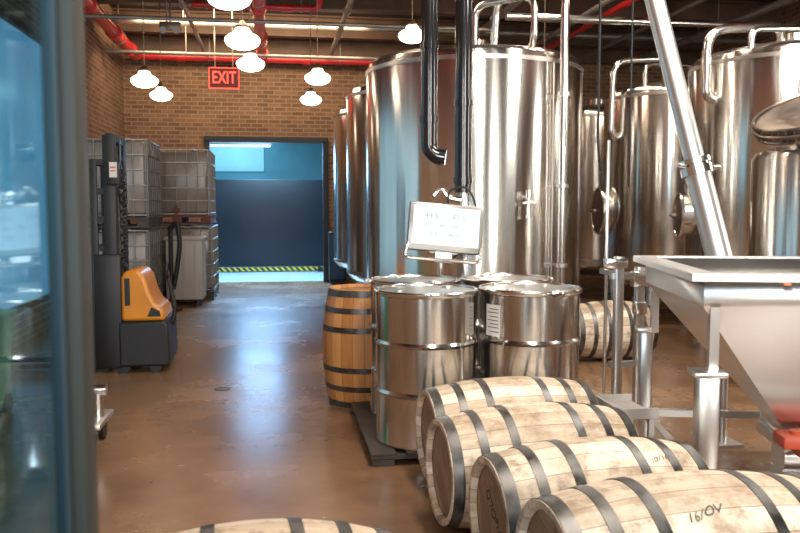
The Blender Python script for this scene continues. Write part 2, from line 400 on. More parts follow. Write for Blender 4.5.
for (x,z,r) in ((3.05,4.0,.05),(4.1,3.95,.035),(1.0,4.05,.04),(6.4,4.0,.05),(5.5,4.08,.03),(-1.15,4.04,.03)):
    pipe('conduit_pipe','grey service pipe running along the ceiling',GREYP,[(x,2,z),(x,14.5,z)],r,group='ceiling conduits',hang=[(x,5,z),(x,11,z)])
pipe('sprinkler_pipe','red sprinkler branch above the tanks',RED,[(4.6,3,4.08),(4.6,14.5,4.08)],.045,hang=[(4.6,6,4.08),(4.6,11,4.08)])
pipe('process_pipe','shiny stainless process pipe above the tanks',STEEL,[(2.6,8.9,3.55),(7.8,8.9,3.55)],.045,hang=[(3.3,8.9,3.55),(6.9,8.9,3.55)])
pipe('hanging_cable','thin dark cable dropping beside the tank',BLACK,[(2.9,6.95,ZC),(2.9,6.95,2.0),(2.94,6.98,1.75)],.012)
pipe('hanging_cable','thin dark cable dropping beside the tank',BLACK,[(3.3,7.15,ZC),(3.3,7.15,1.6)],.010)
e=thing('emergency_light','small grey twin-head emergency light','light',(-1.45,12.1,4.0))
part('body',GREYP,lambda b:(box(b,(0,0,0),(.3,.12,.12),bev=.02),cyl(b,(0,0,.05),(0,0,.38),.015)),e)
part('lamp_head',WHITE,lambda b:(cyl(b,(-.09,-.06,-.06),(-.09,-.12,-.08),.035,.05),cyl(b,(.09,-.06,-.06),(.09,-.12,-.08),.035,.05)),e)

e=thing('exit_sign','red lit EXIT sign hung before the brick wall','sign',(-.76,13.0,3.42)); e.scale=(.92,1,.92)
part('housing',BLACK,lambda b:box(b,(0,.03,0),(.50,.06,.35),bev=.01),e)
part('face',EXITB,lambda b:box(b,(0,-.005,0),(.46,.01,.31)),e)
def ef(b):
    for z in (-.17,.17): box(b,(0,-.008,z),(.50,.02,.010))
    for x in (-.245,.245): box(b,(x,-.008,0),(.010,.02,.35))
part('border',EXITL,ef,e)
text('lettering','EXIT',.225,EXITL,e,(0,-.014,0),(R(90),0,0),.004).scale=(.88,1.3,1)
part('hanger',GREYP,lambda b:(cyl(b,(-.15,.03,.16),(-.15,.03,1.39),.01,seg=8),cyl(b,(.15,.03,.16),(.15,.03,1.39),.01,seg=8)),e)
def pendant(loc):
    p=thing('pendant_lamp','white opal schoolhouse pendant lamp, lit','lamp',loc,group='schoolhouse pendants')
    part('glass_shade',LAMP,lambda b:lathe(b,[(.001,-.085),(.05,-.083),(.10,-.07),(.14,-.045),(.16,-.01),(.155,.02),(.125,.045),(.09,.06),(.07,.085),(.062,.11)],32),p)
    part('fitter',FITTER,lambda b:lathe(b,[(.064,.105),(.068,.11),(.066,.125),(.045,.14),(.025,.17),(.010,.18),(.001,.18)],24),p)
    part('stem',FITTER,lambda b:cyl(b,(0,0,.17),(0,0,ZC-loc[2]),.006,seg=8),p)
    part('canopy',FITTER,lambda b:lathe(b,[(.001,ZC-loc[2]-.05),(.05,ZC-loc[2]-.03),(.06,ZC-loc[2])],20),p)
    return p
P0=pendant((-.27,7.5,2.92))
for l in ((-1.51,10,2.91),(-1.60,12.1,3.02),(-.25,9.3,3.02),(-.30,5.9,2.9),(.54,10,2.99),(.55,12.1,3.0),(1.57,9.15,3.36),(3.35,6.8,3.50),(3.5,10.2,3.3)):
    n=dup(P0,l)
    for c in n.children:
        if c.name.startswith(('stem','canopy')):
            d=l[2]-2.92
            if c.name.startswith('canopy'): c.location.z-=d
            else: c.scale.z=(ZC-l[2]-.17)/(ZC-2.92-.17); c.location.z=.17-.17*c.scale.z

# ---------------------------------------------------------------- tanks
def manway(b,r=.24,d=.08):
    tube(b,[(0,.1,0),(0,-d,0)],r,32,caps=False)
    tube(b,circle((0,-d,0),r+.012,'Y',32),.018,8,closed=True)
def manlid(b,r=.24,d=.08):
    tube(b,[(0,-d-.002,0),(0,-d-.012,0),(0,-d-.03,0)],[r-.01,r-.015,r-.12],32)
    tube(b,[(-r-.05,-d-.02,0),(-r-.02,-d-.035,0),(0,-d-.04,0)],.014,8)
    cyl(b,(0,-d-.03,0),(0,-d-.07,0),.022); cyl(b,(-.05,-d-.065,0),(.05,-d-.065,0),.01)
def tank(loc,Rr=1.05,z0=.55,z1=2.8,label='tall brushed stainless steel fermentation tank',mw=None,group='steel tanks'):
    t=thing('steel_tank',label,'tank',loc,group=group)
    prof=[(.001,z0-.22),(Rr*.4,z0-.19),(Rr*.75,z0-.11),(Rr*.95,z0-.03),(Rr,z0+.04)]
    prof+=[(Rr,z1-.03),(Rr*.985,z1+.02),(Rr*.94,z1+.055),(Rr*.8,z1+.09),(Rr*.5,z1+.14),(Rr*.22,z1+.18),(.16,z1+.19),(.16,z1+.27),(.001,z1+.27)]
    part('shell',TANK,lambda b:lathe(b,prof,96),t)
    def bands(b):
        for z in (z0+.06,z1-.05): lathe(b,[(Rr-.002,z-.02),(Rr+.006,z-.017),(Rr+.006,z+.017),(Rr-.002,z+.02)],96)
    part('weld_band',TANKW,bands,t)
    for k in range(4):
        a=R(45+90*k); x,y=Rr*.82*math.cos(a),Rr*.82*math.sin(a)
        part('leg',STEELB,lambda b:(cyl(b,(x,y,.02),(x,y,z0+.1),.05),cyl(b,(x,y,0),(x,y,.025),.09)),t)
    if mw:
        ang,zz,r=mw; a=R(ang)
        part('manway_collar',STEEL,lambda b:manway(b,r),t,loc=((Rr)*math.sin(a),-(Rr)*math.cos(a),zz),rot=(0,0,a))
        part('manway_door',COPPER,lambda b:manlid(b,r),t,loc=((Rr)*math.sin(a),-(Rr)*math.cos(a),zz),rot=(0,0,a))
    return t
T1=tank((1.94,7.76,0),z1=2.75,label='largest brushed stainless steel tank behind the steel drums')
def px(name,mat,pts,r,par,rad=.12): return part(name,mat,lambda b:tube(b,bend(pts,rad,8),r,14),par)
px('overflow_pipe',STEEL,[(.15,-.2,2.9),(.15,-.3,3.38),(.57,-.98,3.38),(.57,-.98,.5),(.57,-.80,.5)],.038,T1,.16)
px('vent_pipe',STEEL,[(-.1,-.45,2.82),(-.1,-.45,3.26),(.32,-.9,3.26),(.32,-.9,2.88),(.32,-.75,2.78)],.032,T1,.14)
def clampf(b):
    for z in (.9,1.6,2.4): 
        cyl(b,(.57,-.98,z-.015),(.57,-.98,z+.015),.052); tube(b,[(.57,-.98,z),(.54,-.85,z)],.012,8)
part('pipe_clamp',STEELB,clampf,T1)
def valve(b):
    tube(b,bend([(.22,-1.0,1.5),(.22,-1.12,1.5),(.22,-1.12,1.33)],.04),.016,10)
    cyl(b,(.22,-1.12,1.50),(.22,-1.12,1.56),.028); cyl(b,(.17,-1.12,1.45),(.27,-1.12,1.45),.012); cyl(b,(.22,-1.12,1.34),(.22,-1.12,1.32),.026)
part('sample_valve',STEEL,valve,T1)
part('seam',TANKW,lambda b:box(b,(.50,-.925,1.67),(.010,.010,2.05),rz=R(28)),T1)
tank((1.94,9.96,0)); tank((1.94,12.16,0))
T2=tank((5.0,9.6,0),.85,label='brushed steel tank with round side manway',mw=(-97,1.36,.27))
px('vent_pipe',STEEL,[(-.15,-.25,2.85),(-.15,-.3,3.22),(-.91,-.25,3.18),(-.91,-.2,2.3),(-.8,-.15,2.25)],.04,T2,.2)
px('spray_pipe',STEEL,[(.05,-.4,2.85),(.05,-.4,3.12),(-.6,-.45,3.12),(-.6,-.45,2.8)],.03,T2,.12)
T3=tank((5.0,7.2,0),.97,label='brushed steel tank with looping vent pipes on top',mw=(-106,1.33,.20))
px('vent_pipe',STEEL,[(-.35,-.3,2.85),(-.35,-.3,3.08),(-1.03,-.2,3.05),(-1.03,-.2,2.45),(-.9,-.18,2.4)],.045,T3,.2)
px('overflow_pipe',STEEL,[(.1,-.4,2.88),(.1,-.5,3.1),(-.35,-.95,3.1),(-.35,-1.0,.6),(-.3,-.85,.6)],.03,T3,.16)
px('spray_pipe',STEEL,[(-.2,-.5,2.86),(-.2,-.5,3.02),(-.78,-.5,3.0),(-.78,-.5,2.78)],.03,T3,.12)
tank((5.0,12.0,0),.85)
t=thing('mixing_tank','short stainless mash tank with tilted open lid','tank',(4.3,5.5,0))
Rr=.68
part('shell',TANK,lambda b:lathe(b,[(.001,.35),(.4,.4),(Rr,.55),(Rr,1.78),(Rr*.97,1.83),(Rr*.6,1.92),(.3,1.96),(.28,2.0)],72),t)
for k in range(4):
    a=R(45+90*k); x,y=.5*math.cos(a),.5*math.sin(a)
    part('leg',STEELB,lambda b:(cyl(b,(x,y,.02),(x,y,.6),.04),cyl(b,(x,y,0),(x,y,.025),.07)),t)
q=Matrix.Rotation(R(-24),3,'Y')@Matrix.Rotation(R(10),3,'X')
def basket(b):
    for k,(r,z) in enumerate(((.44,0),(.45,.05),(.44,.10))):
        tube(b,[q@p for p in circle((0,0,z),r,'Z',40)],.013,8,closed=True)
    tube(b,[q@Vector((0,0,0)),q@Vector((0,0,.09))],.43,40)
    for k in range(48):
        a=2*math.pi*k/48
        tube(b,[q@Vector((.445*math.cos(a),.445*math.sin(a),0)),q@Vector((.445*math.cos(a),.445*math.sin(a),.10))],.006,6)
part('lid_collar',COPPER,basket,t,loc=(-.33,-.1,2.06),split=False)
part('lid_dish',COPPER,lambda b:[lathe(b,[(.001,.115),(.2,.112),(.36,.105),(.43,.09),(.42,.085),(.001,.09)],40),bmesh.ops.rotate(b,verts=b.verts,matrix=q)],t,loc=(-.33,-.1,2.06))
part('lid_arm',STEEL,lambda b:tube(b,bend([(-.5,-.1,1.82),(-.5,-.1,2.1),(-.1,-.1,2.2)],.08),.02,10),t)
part('lid_post',STEELB,lambda b:(cyl(b,(.0,.1,1.9),(.0,.1,2.2),.03)),t)

# ---------------------------------------------------------------- barrels
BL,RB,RH=.86,.272,.226
def rad(z,L,rb,rh): return rh+(rb-rh)*(1-((z-L/2)/(L/2))**2)
def barrel(label,loc,rot,matb,math_,L=BL,rb=RB,rh=RH,group=None):
    e=thing('barrel',label,'barrel',loc,rot,group)
    def body(b):
        n=24; pr=[(rh-.03,.025),(rh-.022,0)]
        pr+=[(rad(L*i/n,L,rb,rh),L*i/n) for i in range(n+1)]
        pr+=[(rh-.022,L),(rh-.03,L-.025)]
        lathe(b,pr,66)
    part('stave_body',matb,body,e)
    part('barrel_head',math_,lambda b:lathe(b,[(.001,.028),(rh-.024,.028)],48),e)
    part('barrel_head',math_,lambda b:lathe(b,[(.001,L-.028),(rh-.024,L-.028)],48),e)
    for a,w in ((.004,.045),(.125,.038),(.26,.038)):
        for s in (0,1):
            z0=a; z1=z0+w
            if s: z0,z1=L-z1,L-z0
            def hp(b):
                pr=[(rad(z,L,rb,rh)+.003,z) for z in (z0,(z0+z1)/2,z1)]
                lathe(b,[(pr[0][0]-.005,z0)]+pr+[(pr[2][0]-.005,z1)],66)
            part('hoop',DARKST,hp,e)
    return e
def barrel_text(e,s,size,zc,ang,L,rb,rh,tilt=.2):
    me=text_mesh(s,size,0); me.materials.clear(); me.materials.append(INKB)
    for v in me.vertices:
        x,y=v.co.x,v.co.y
        y+=.004*math.sin(x*60)+x*tilt; x+=.25*y+.003*math.sin(x*95+y*40)
        z=zc+x; r=rad(z,L,rb,rh)+.0018; a=ang-y/r
        v.co=(r*math.cos(a),r*math.sin(a),z)
    o=bpy.data.objects.new('marking',me); C.objects.link(o); o.parent=e; return o
def head_text(e,s,size,x,y,rz=0):
    me=text_mesh(s,size,.0005); me.materials.clear(); me.materials.append(INKB)
    for v in me.vertices: v.co.y+=.004*math.sin(v.co.x*70); v.co.x+=.3*v.co.y
    o=bpy.data.objects.new('marking',me); C.objects.link(o); o.parent=e; o.location=(x,y,.0265); o.rotation_euler=(R(180),0,rz); return o
def lie(x,y,phi,roll=0,rb=RB):
    m=Matrix.Rotation(R(phi),4,'Z')@Matrix.Rotation(R(90),4,'Y')@Matrix.Rotation(R(roll),4,'Z')
    return (x,y,rb+.004),m.to_euler()
G='oak barrels lying in a row'
spec=[(.74,3.89,4,10,'pale oak barrel lying on its side beside the steel drums',BL,RB,RH),
      (.69,3.335,4,40,'weathered pale oak barrel lying on its side, dark hoops',BL,RB,RH),
      (.76,2.785,4,75,'weathered oak barrel lying on its side, handwriting on its head',.82,RB,RH),
      (.78,2.208,4,20,'pale oak barrel lying on its side with marker writing',.92,.297,.248)]
bs_=[]
for x,y,phi,roll,lab,L_,rb,rh in spec:
    l,r=lie(x,y,phi,roll,rb)
    b=barrel(lab,l,r,OAKP,OAKH,L=L_,rb=rb,rh=rh,group=G); bs_.append(b)
l,r=lie(-.47,2.15,4,15); barrel('pale oak barrel lying apart from the row',l,r,OAKP,OAKH,L=.80,rb=.272,rh=.205)
def top_ang(b,toward):
    m=b.rotation_euler.to_matrix().inverted(); v=m@Vector(toward); return math.atan2(v.y,v.x)
a=top_ang(bs_[3],(0,-.55,.83)); barrel_text(bs_[3],'16/OV',.045,.42,a,.92,.297,.248)
a=top_ang(bs_[2],(0,-.50,.86)); barrel_text(bs_[2],'10/16',.035,.62,a,.82,RB,RH)
head_text(bs_[2],'OLD',.06,.02,.05,R(60)); head_text(bs_[2],'10/16',.045,-.05,-.04,R(60)); head_text(bs_[3],'NO 16',.06,.06,.04,R(20)); head_text(bs_[3],'OLD',.05,-.08,.08,R(20))
barrel('amber oak barrel standing upright on the floor',(.64,5.755,0),(0,0,.4),OAKO,OAKOH,.84,.308,.258)
l,r=lie(2.69,7.0,1,30); barrel('pale oak barrel lying on its side under the tanks',l,r,OAKP,OAKH,L=.76)

# ---------------------------------------------------------------- pallet & drums
PX,PY=1.175,4.85
def pal(b):
    for i in range(7): box(b,(-.6+.2*i,0,.065),(.14,1.18,.018),bev=.003)
    for y in (-.54,0,.54): box(b,(0,y,.047),(1.34,.1,.02))
    for x in (-.6,0,.6):
        for y in (-.54,0,.54): box(b,(x,y,.021),(.12,.1,.038))
tag(part('pallet',PALW,pal,loc=(PX,PY,.0)),'low dark wooden pallet under the steel drums','pallet')
def drum(label,loc,rz=0,lab=False):
    e=thing('steel_drum',label,'drum',loc,(0,0,rz),group='steel drums on the pallet')
    r=.290
    def body(b):
        pr=[(.001,.012),(r-.01,.012),(r-.006,0),(r+.005,.003),(r+.005,.018),(r,.026)]
        for c in (.30,.58):
            h=.011; w_=.016
            pr+=[(r,c-w_),(r+h*.5,c-w_*.55),(r+h,c),(r+h*.5,c+w_*.55),(r,c+w_)]
        pr+=[(r,.845)]
        lathe(b,pr,80)
    part('drum_body',DRUM,body,e)
    part('closure_ring',STEEL,lambda b:lathe(b,[(r-.002,.848),(r+.008,.848),(r+.013,.856),(r+.013,.870),(r+.006,.878),(r-.006,.878),(r-.010,.872),(r-.010,.866)],80),e)
    part('drum_lid',LID,lambda b:lathe(b,[(.001,.871),(.20,.871),(.22,.868),(r-.03,.868),(r-.008,.867)],64),e)
    part('bung',STEELB,lambda b:(cyl(b,(.15,.1,.868),(.15,.1,.879),.034),cyl(b,(-.17,-.08,.866),(-.17,-.08,.877),.02)),e)
    part('ring_bolt',STEEL,lambda b:(cyl(b,(-.05,-r-.025,.862),(.05,-r-.025,.862),.008,seg=8),box(b,(-.03,-r-.015,.862),(.014,.03,.03)),box(b,(.03,-r-.015,.862),(.014,.03,.03))),e,split=False)
    if lab:
        def f(b):
            n=8; vs=[]
            for k in range(n+1):
                a=R(-151-2.9*k); vs.append([b.verts.new(((r+.0022)*math.cos(a),(r+.0022)*math.sin(a),z)) for z in (.61,.79)])
            for k in range(n): b.faces.new((vs[k][0],vs[k+1][0],vs[k+1][1],vs[k][1]))
        part('paper_label',PAPER,f,e,label='white paper label with printed lines')
        def g(b):
            for j,z in enumerate((.765,.745,.722,.70,.68,.66,.635)):
                n=6; vs=[]
                for k in range(n+1):
                    a=R(-153-(3.0 if j%2 else 2.4)*k); vs.append([b.verts.new(((r+.0034)*math.cos(a),(r+.0034)*math.sin(a),zz)) for zz in (z-.0025,z+.0025)])
                for k in range(n): b.faces.new((vs[k][0],vs[k+1][0],vs[k+1][1],vs[k][1]))
        part('label_print',INKB,g,e,split=False)
    return e
z=.0745
drum('polished stainless steel drum on the pallet',(.862,4.54,z),0)
drum('polished stainless steel drum with white paper label',(1.488,4.54,z),.15,True)
drum('polished stainless steel drum on the pallet',(.900,5.165,z),-R(90))
drum('polished stainless steel drum on the pallet',(1.520,5.165,z),R(90))

# ---------------------------------------------------------------- weighing display
e=thing('weighing_display','lit digital weighing display on a steel stand','display',(1.2,5.72,0))
part('stand_pole',STEEL,lambda b:cyl(b,(0,.03,.02),(0,.03,1.12),.024),e)
part('stand_base',STEELB,lambda b:box(b,(0,.03,.01),(.34,.26,.02),bev=.005),e)
FR2=M('display_frame_grey',(.30,.29,.275),.35,.8,.05,5)
rotd=Euler((R(-10),R(5),R(-4))); dl=(.02,-.04,1.265)
part('housing',FR2,lambda b:box(b,(0,0,0),(.545,.06,.350),bev=.010),e,loc=dl,rot=rotd)
s=part('screen',SCREEN,lambda b:box(b,(0,-.033,.008),(.485,.006,.280)),e,loc=dl,rot=rotd)
for tx,sz,x,zz in (('44.5',.06,-.11,.078),('45.5',.06,.09,.078),('32',.042,-.14,.01),('44',.042,-.03,.01),('46',.042,.07,.01),('0.5',.046,-.09,-.055),('46.5',.046,.06,-.055)):
    text('readout',tx,sz,INK,s,(x,-.0365,zz),(R(90),0,0),.0004)
part('guard_rail',STEEL,lambda b:tube(b,bend([(-.265,-.02,-.13),(-.29,-.07,-.24),(.25,-.07,-.24),(.265,-.02,-.13)],.04),.013,8),e,loc=dl,rot=rotd,split=False)
part('bracket',STEELB,lambda b:(box(b,(0,.01,-.20),(.12,.03,.10)),box(b,(0,.03,-.12),(.2,.02,.12))),e,loc=dl,rot=rotd,split=False)
part('cable',BLACK,lambda b:tube(b,bend([(.05,.0,1.42),(.05,.02,1.54),(.2,.05,1.58),(.27,.02,1.43),(.27,.03,1.2),(.05,.05,1.0)],.09),.008,8),e)

e=thing('black_duct','gloss black duct dropping from the ceiling with elbow','duct',(1.16,6.0,0))
part('duct_pipe',BLACKG,lambda b:tube(b,bend([(0,0,ZC),(0,0,1.86),(.05,-.02,1.80),(.12,-.04,1.79)],.08),.062,24),e)
part('duct_collar',BLACKG,lambda b:[cyl(b,(0,0,z),(0,0,z+.05),.072,seg=24) for z in (2.05,2.6,3.3)],e)
e=thing('black_duct','gloss black duct dropping from the ceiling to steel elbow','duct',(1.46,6.15,0))
part('duct_pipe',BLACKG,lambda b:tube(b,[(0,0,ZC),(0,0,1.53)],.066,24),e)
part('duct_collar',BLACKG,lambda b:[cyl(b,(0,0,z),(0,0,z+.05),.076,seg=24) for z in (1.6,2.2,3.0)],e)
part('steel_elbow',STEEL,lambda b:tube(b,bend([(0,0,1.55),(0,0,1.47),(-.12,0,1.49),(-.17,0,1.56),(-.24,-.02,1.5)],.05),.022,10),e)

# ---------------------------------------------------------------- hopper
H=thing('steel_hopper','large square stainless hopper on four legs','hopper',(2.60,3.6,0),(0,0,R(-14)))
A,B_=.65,.58
def fun(b):
    lv=[(A,B_,1.13),(A,B_,.99),(.14,.14,.36),(.14,.14,.31)]
    rs=[[b.verts.new((sx*a,sy*c,z)) for sx,sy in ((-1,-1),(1,-1),(1,1),(-1,1))] for a,c,z in lv]
    for i in range(3):
        for k in range(4): b.faces.new((rs[i][k],rs[i][(k+1)%4],rs[i+1][(k+1)%4],rs[i+1][k]))
f=part('funnel',HOPS,fun,H); m=f.modifiers.new('s','SOLIDIFY'); m.thickness=.006
def rim(b):
    for s_ in (-1,1):
        box(b,(0,s_*(B_+.005),1.135),(2*A+.13,.09,.012),bev=.003); box(b,(s_*(A+.005),0,1.135),(.10,2*B_-.05,.0115),bev=.003)
        box(b,(0,s_*(B_+.048),1.122),(2*A+.13,.008,.030)); box(b,(s_*(A+.06),0,1.122),(.008,2*B_+.1,.030))
part('rim_flange',STEELB,rim,H)
for sx,sy in ((-1,-1),(1,-1),(1,1),(-1,1)):
    def leg(b):
        x,y=sx*(A-.015),sy*(B_+.03); top=.70; w_=.09 if (sx,sy)==(-1,-1) else .07
        box(b,(x,y,top/2),(w_,w_,top),bev=.008); box(b,(x,y,top+.010),(w_+.05,w_+.05,.022),bev=.004); box(b,(x,y,.01),(.14,.14,.02),bev=.004)
        box(b,(x-sx*.035,y-sy*.05,top+.16),(.04,.04,.30))
    part('leg',HOPS,leg,H,split=False)
def brace(b):
    for y in (-B_-.03,B_+.03): box(b,(0,y,.22),(2*A-.05,.04,.04))
    for x in (-A+.015,A-.015): box(b,(x,0,.22),(.04,2*B_,.04))
part('brace',HOPS,brace,H)
part('latch',ORNG,lambda b:(box(b,(-.33,-B_-.06,1.10),(.03,.02,.010)),),H,label='small orange latch')
def outlet(b):
    box(b,(0,0,.28),(.32,.32,.06),bev=.01); cyl(b,(-.10,0,.17),(.40,0,.17),.09,seg=24); box(b,(.05,0,.05),(.30,.2,.10))
part('outlet_trough',HOPS,outlet,H)
part('auger_drive',REDP,lambda b:(box(b,(-.03,-.26,.325),(.34,.15,.06),bev=.012),box(b,(-.0,-.26,.28),(.24,.12,.06),bev=.012),cyl(b,(-.12,-.26,.35),(-.12,-.26,.37),.03),box(b,(-.0,-.17,.27),(.10,.10,.05))),H,label='red drive unit under the hopper')
p0=Vector((2.60,4.40,1.15)); d=Vector((-.26,.35,1.53)).normalized()
e=thing('auger_tube','long diagonal stainless conveyor tube behind the hopper','tube',p0)
part('tube_body',STEELB,lambda b:cyl(b,d*.0,d*3.2,.060,seg=28),e)
part('outer_sleeve',STEELB,lambda b:cyl(b,d*-.25,d*.50,.076,seg=28),e)
part('flange_collar',STEEL,lambda b:(cyl(b,d*.48,d*.53,.100,seg=28),cyl(b,d*.53,d*.545,.082,seg=28),cyl(b,d*.545,d*.575,.100,seg=28),cyl(b,d*2.4,d*2.44,.088,seg=28)),e)
part('collar_bolt',STEEL,lambda b:(cyl(b,d*.53+Vector((.085,-.03,0)),d*.53+Vector((.13,-.03,.0)),.014),cyl(b,d*.53+Vector((-.085,-.03,0)),d*.53+Vector((-.14,-.03,.01)),.014)),e)
part('stand_post',STEELB,lambda b:(cyl(b,(d.x*-.2,d.y*-.2,-1.15),(d.x*-.2,d.y*-.2,-.19),.03),box(b,(d.x*-.2,d.y*-.2,-1.14),(.18,.18,.02))),e)
part('hanger_rod',GREYP,lambda b:cyl(b,d*3.1,Vector((d.x*3.1,d.y*3.1,ZC-1.15)),.012,seg=8),e)

# ---------------------------------------------------------------- support frames near hopper
e=thing('support_frame','slim stainless steel post frame with brackets','frame',(2.09,4.75,0))
for (x,y,h,w_) in ((-.02,-.15,1.12,.05),(.14,-.1,1.05,.05),(.05,.2,1.85,.018)):
    part('post',HOPS,lambda b:(box(b,(x,y,h/2),(w_,w_,h),bev=.003),box(b,(x,y,.008),(w_+.06,w_+.06,.016))),e)
part('cross_bar',HOPS,lambda b:(box(b,(.06,-.125,1.0),(.24,.04,.04)),box(b,(.06,-.125,.45),(.24,.04,.04)),box(b,(.03,.03,1.0),(.03,.4,.03))),e)
part('bracket',STEEL,lambda b:(box(b,(-.05,-.17,1.08),(.14,.06,.06),bev=.01),box(b,(.16,-.12,.98),(.16,.06,.10),bev=.01),box(b,(.13,-.13,.80),(.08,.06,.08),bev=.01)),e)
e=thing('white_tray','white plastic tray on a low steel stool','tray',(1.74,3.75,0))
part('tray',WHITE,lambda b:(box(b,(0,0,.40),(.20,.30,.02),bev=.005),box(b,(0,-.15,.42),(.20,.01,.05)),box(b,(0,.15,.42),(.20,.01,.05)),box(b,(-.10,0,.42),(.01,.3,.05))),e)
part('stool_leg',STEELB,lambda b:[box(b,(sx*.075,sy*.12,.195),(.025,.025,.39)) for sx in (-1,1) for sy in (-1,1)],e)

# ---------------------------------------------------------------- IBC totes
def tote_parts(e):
    W,D,Hh=1.0,1.15,1.12
    part('plastic_tank',IBC,lambda b: box(b,(0,0,.63),(W-.07,D-.07,.94),bev=.06),e)
    part('cap',BLACK,lambda b:cyl(b,(0,0,1.09),(0,0,1.125),.11),e)
    def cage(b):
        hw,hd=W/2-.012,D/2-.012
        for i in range(6):
            z=.16+.19*i
            tube(b,bend([(-hw,-hd,z),(hw,-hd,z),(hw,hd,z),(-hw,hd,z),(-hw,-hd,z)],.04,2),.009,6)
        for i in range(7):
            x=-hw+.02+(2*hw-.04)*i/6
            for s in (-1,1): tube(b,[(x,s*hd,.13),(x,s*hd,1.12)],.008,6)
        for i in range(7):
            y=-hd+.02+(2*hd-.04)*i/6
            for s in (-1,1): tube(b,[(s*hw,y,.13),(s*hw,y,1.12)],.008,6)
        for x in (-.25,.25): box(b,(x,0,1.12),(.04,D,.02))
    part('cage',CAGE,cage,e,split=False)
    part('valve',REDD,lambda b:(cyl(b,(0,-D/2+.03,.2),(0,-D/2-.02,.2),.05),box(b,(0,-D/2-.03,.24),(.02,.02,.1))),e)
    return e
def totepal(b):
    for x in (-.42,0,.42): box(b,(x,0,.055),(.14,1.12,.09))
    for i in range(5): box(b,(0,-.5+.25*i,.115),(1.0,.14,.025))
    for i in range(3): box(b,(0,-.5+.5*i,.01),(1.0,.12,.02))
e=thing('liquid_tote','caged translucent liquid tote on a pallet','tote',(-2.08,11.15,0),group='liquid totes')
tote_parts(e); part('pallet_base',PALW,totepal,e,split=False)
n1=dup(e,(-2.08,11.15,1.15)); n2=dup(e,(-1.42,12.95,0)); n3=dup(e,(-1.45,12.95,1.15))
n3['label']='caged liquid tote on a dull red pallet base'
for c in n3.children:
    if c.name.startswith('pallet_base'):
        c.data=c.data.copy(); c.data.materials.clear(); c.data.materials.append(REDD)
e=thing('white_bin','white plastic rectangular bin in front of totes','bin',(-1.28,11.95,0))
part('bin_body',WHITE,lambda b:(box(b,(0,0,.53),(.52,.5,.9),bev=.03),box(b,(0,0,.96),(.56,.54,.05),bev=.015),[box(b,(x,-.255,.5),(.03,.02,.75)) for x in (-.15,0,.15)]),e,split=False)
part('bin_foot',BLACK,lambda b:[box(b,(x,y,.045),(.08,.08,.09)) for x in (-.2,.2) for y in (-.2,.2)],e)
e=thing('hose_stand','black post with a drooping black hose','hose stand',(-1.40,11.2,0))
part('post',BLACK,lambda b:(cyl(b,(0,0,.02),(0,0,1.15),.03),cyl(b,(0,0,0),(0,0,.03),.14)),e)
part('hose',BLACK,lambda b:tube(b,bend([(0,-.03,1.12),(.10,-.05,1.22),(.13,-.06,.9),(.08,-.06,.55),(.03,-.05,.3)],.12),.032,12),e)

# ---------------------------------------------------------------- pallet stacker
e=thing('pallet_stacker','yellow and black electric pallet stacker with tall mast','forklift',(-1.11,7.3,0)); e.scale=(.86,.84,.97)
o=part('chassis',BLACK,lambda b:prism(b,[(-.24,.06),(.23,.06),(.24,.12),(.23,.42),(.19,.46),(-.24,.46)],-.36,.36),e); m=o.modifiers.new('b','BEVEL'); m.width=.02; m.segments=3
o=part('cover',YEL,lambda b:prism(b,[(-.22,.46),(.20,.46),(.18,.56),(.10,.62),(.05,.72),(.01,.85),(-.05,.91),(-.18,.90),(-.22,.84)],-.33,.33),e); m=o.modifiers.new('b','BEVEL'); m.width=.03; m.segments=3
part('cover_inset',BLACK,lambda b:(prism(b,[(.03,.50),(.16,.50),(.15,.55),(.07,.58)],-.336,-.325),prism(b,[(-.18,.6),(-.13,.6),(-.13,.84),(-.18,.84)],-.336,-.325)),e)
def mast(b):
    for y in (-.30,.30):
        box(b,(-.30,y,1.06),(.11,.05,2.04),bev=.004); box(b,(-.25,y+.03*(1 if y<0 else -1),1.06),(.02,.07,2.04)); box(b,(-.35,y+.03*(1 if y<0 else -1),1.06),(.02,.07,2.04))
        box(b,(-.46,y*.9,.95),(.07,.04,1.85),bev=.004)
    for z in (.25,.95,1.6,2.06): box(b,(-.29,0,z),(.08,.62,.07),bev=.005)
    for z in (.35,.6,.85,1.1,1.35,1.6,1.85):
        for y in (-.27,.27): box(b,(-.39,y,z),(.14,.03,.05))
        box(b,(-.46,0,z),(.04,.54,.05),bev=.005)
    box(b,(-.34,-.31,.55),(.26,.08,1.0),bev=.02)
part('mast',BLACK,mast,e,split=False)
part('lift_cylinder',DARKST,lambda b:(cyl(b,(-.29,0,.2),(-.29,0,1.5),.035),cyl(b,(-.29,0,1.5),(-.29,0,2.0),.022)),e)
for y in (-.1,.1): part('lift_chain',DARKST,lambda b:[box(b,(-.23,y,.3+k*.04),(.012 if k%2 else .02,.02,.04)) for k in range(44)],e,split=False)
for y in (-.18,.18): part('fork',DARKST,lambda b:(box(b,(-.92,y,.07),(.95,.12,.04),bev=.008),box(b,(-.50,y,.3),(.04,.12,.5))),e)
part('tiller',BLACK,lambda b:(tube(b,bend([(.18,0,.3),(.27,0,.5),(.2,0,.82)],.1),.022,10),tube(b,circle((.19,0,.88),.07,'X',20),.014,8,closed=True)),e,split=False)
part('control_box',BLACK,lambda b:box(b,(-.26,-.34,1.75),(.13,.06,.20),bev=.01),e)
part('display_plate',PAPER,lambda b:box(b,(-.25,-.375,1.78),(.07,.008,.13)),e,label='small white rating plate')
part('plate_print',REDP,lambda b:(box(b,(-.25,-.381,1.80),(.05,.004,.012)),box(b,(-.25,-.381,1.77),(.045,.004,.01))),e,split=False)
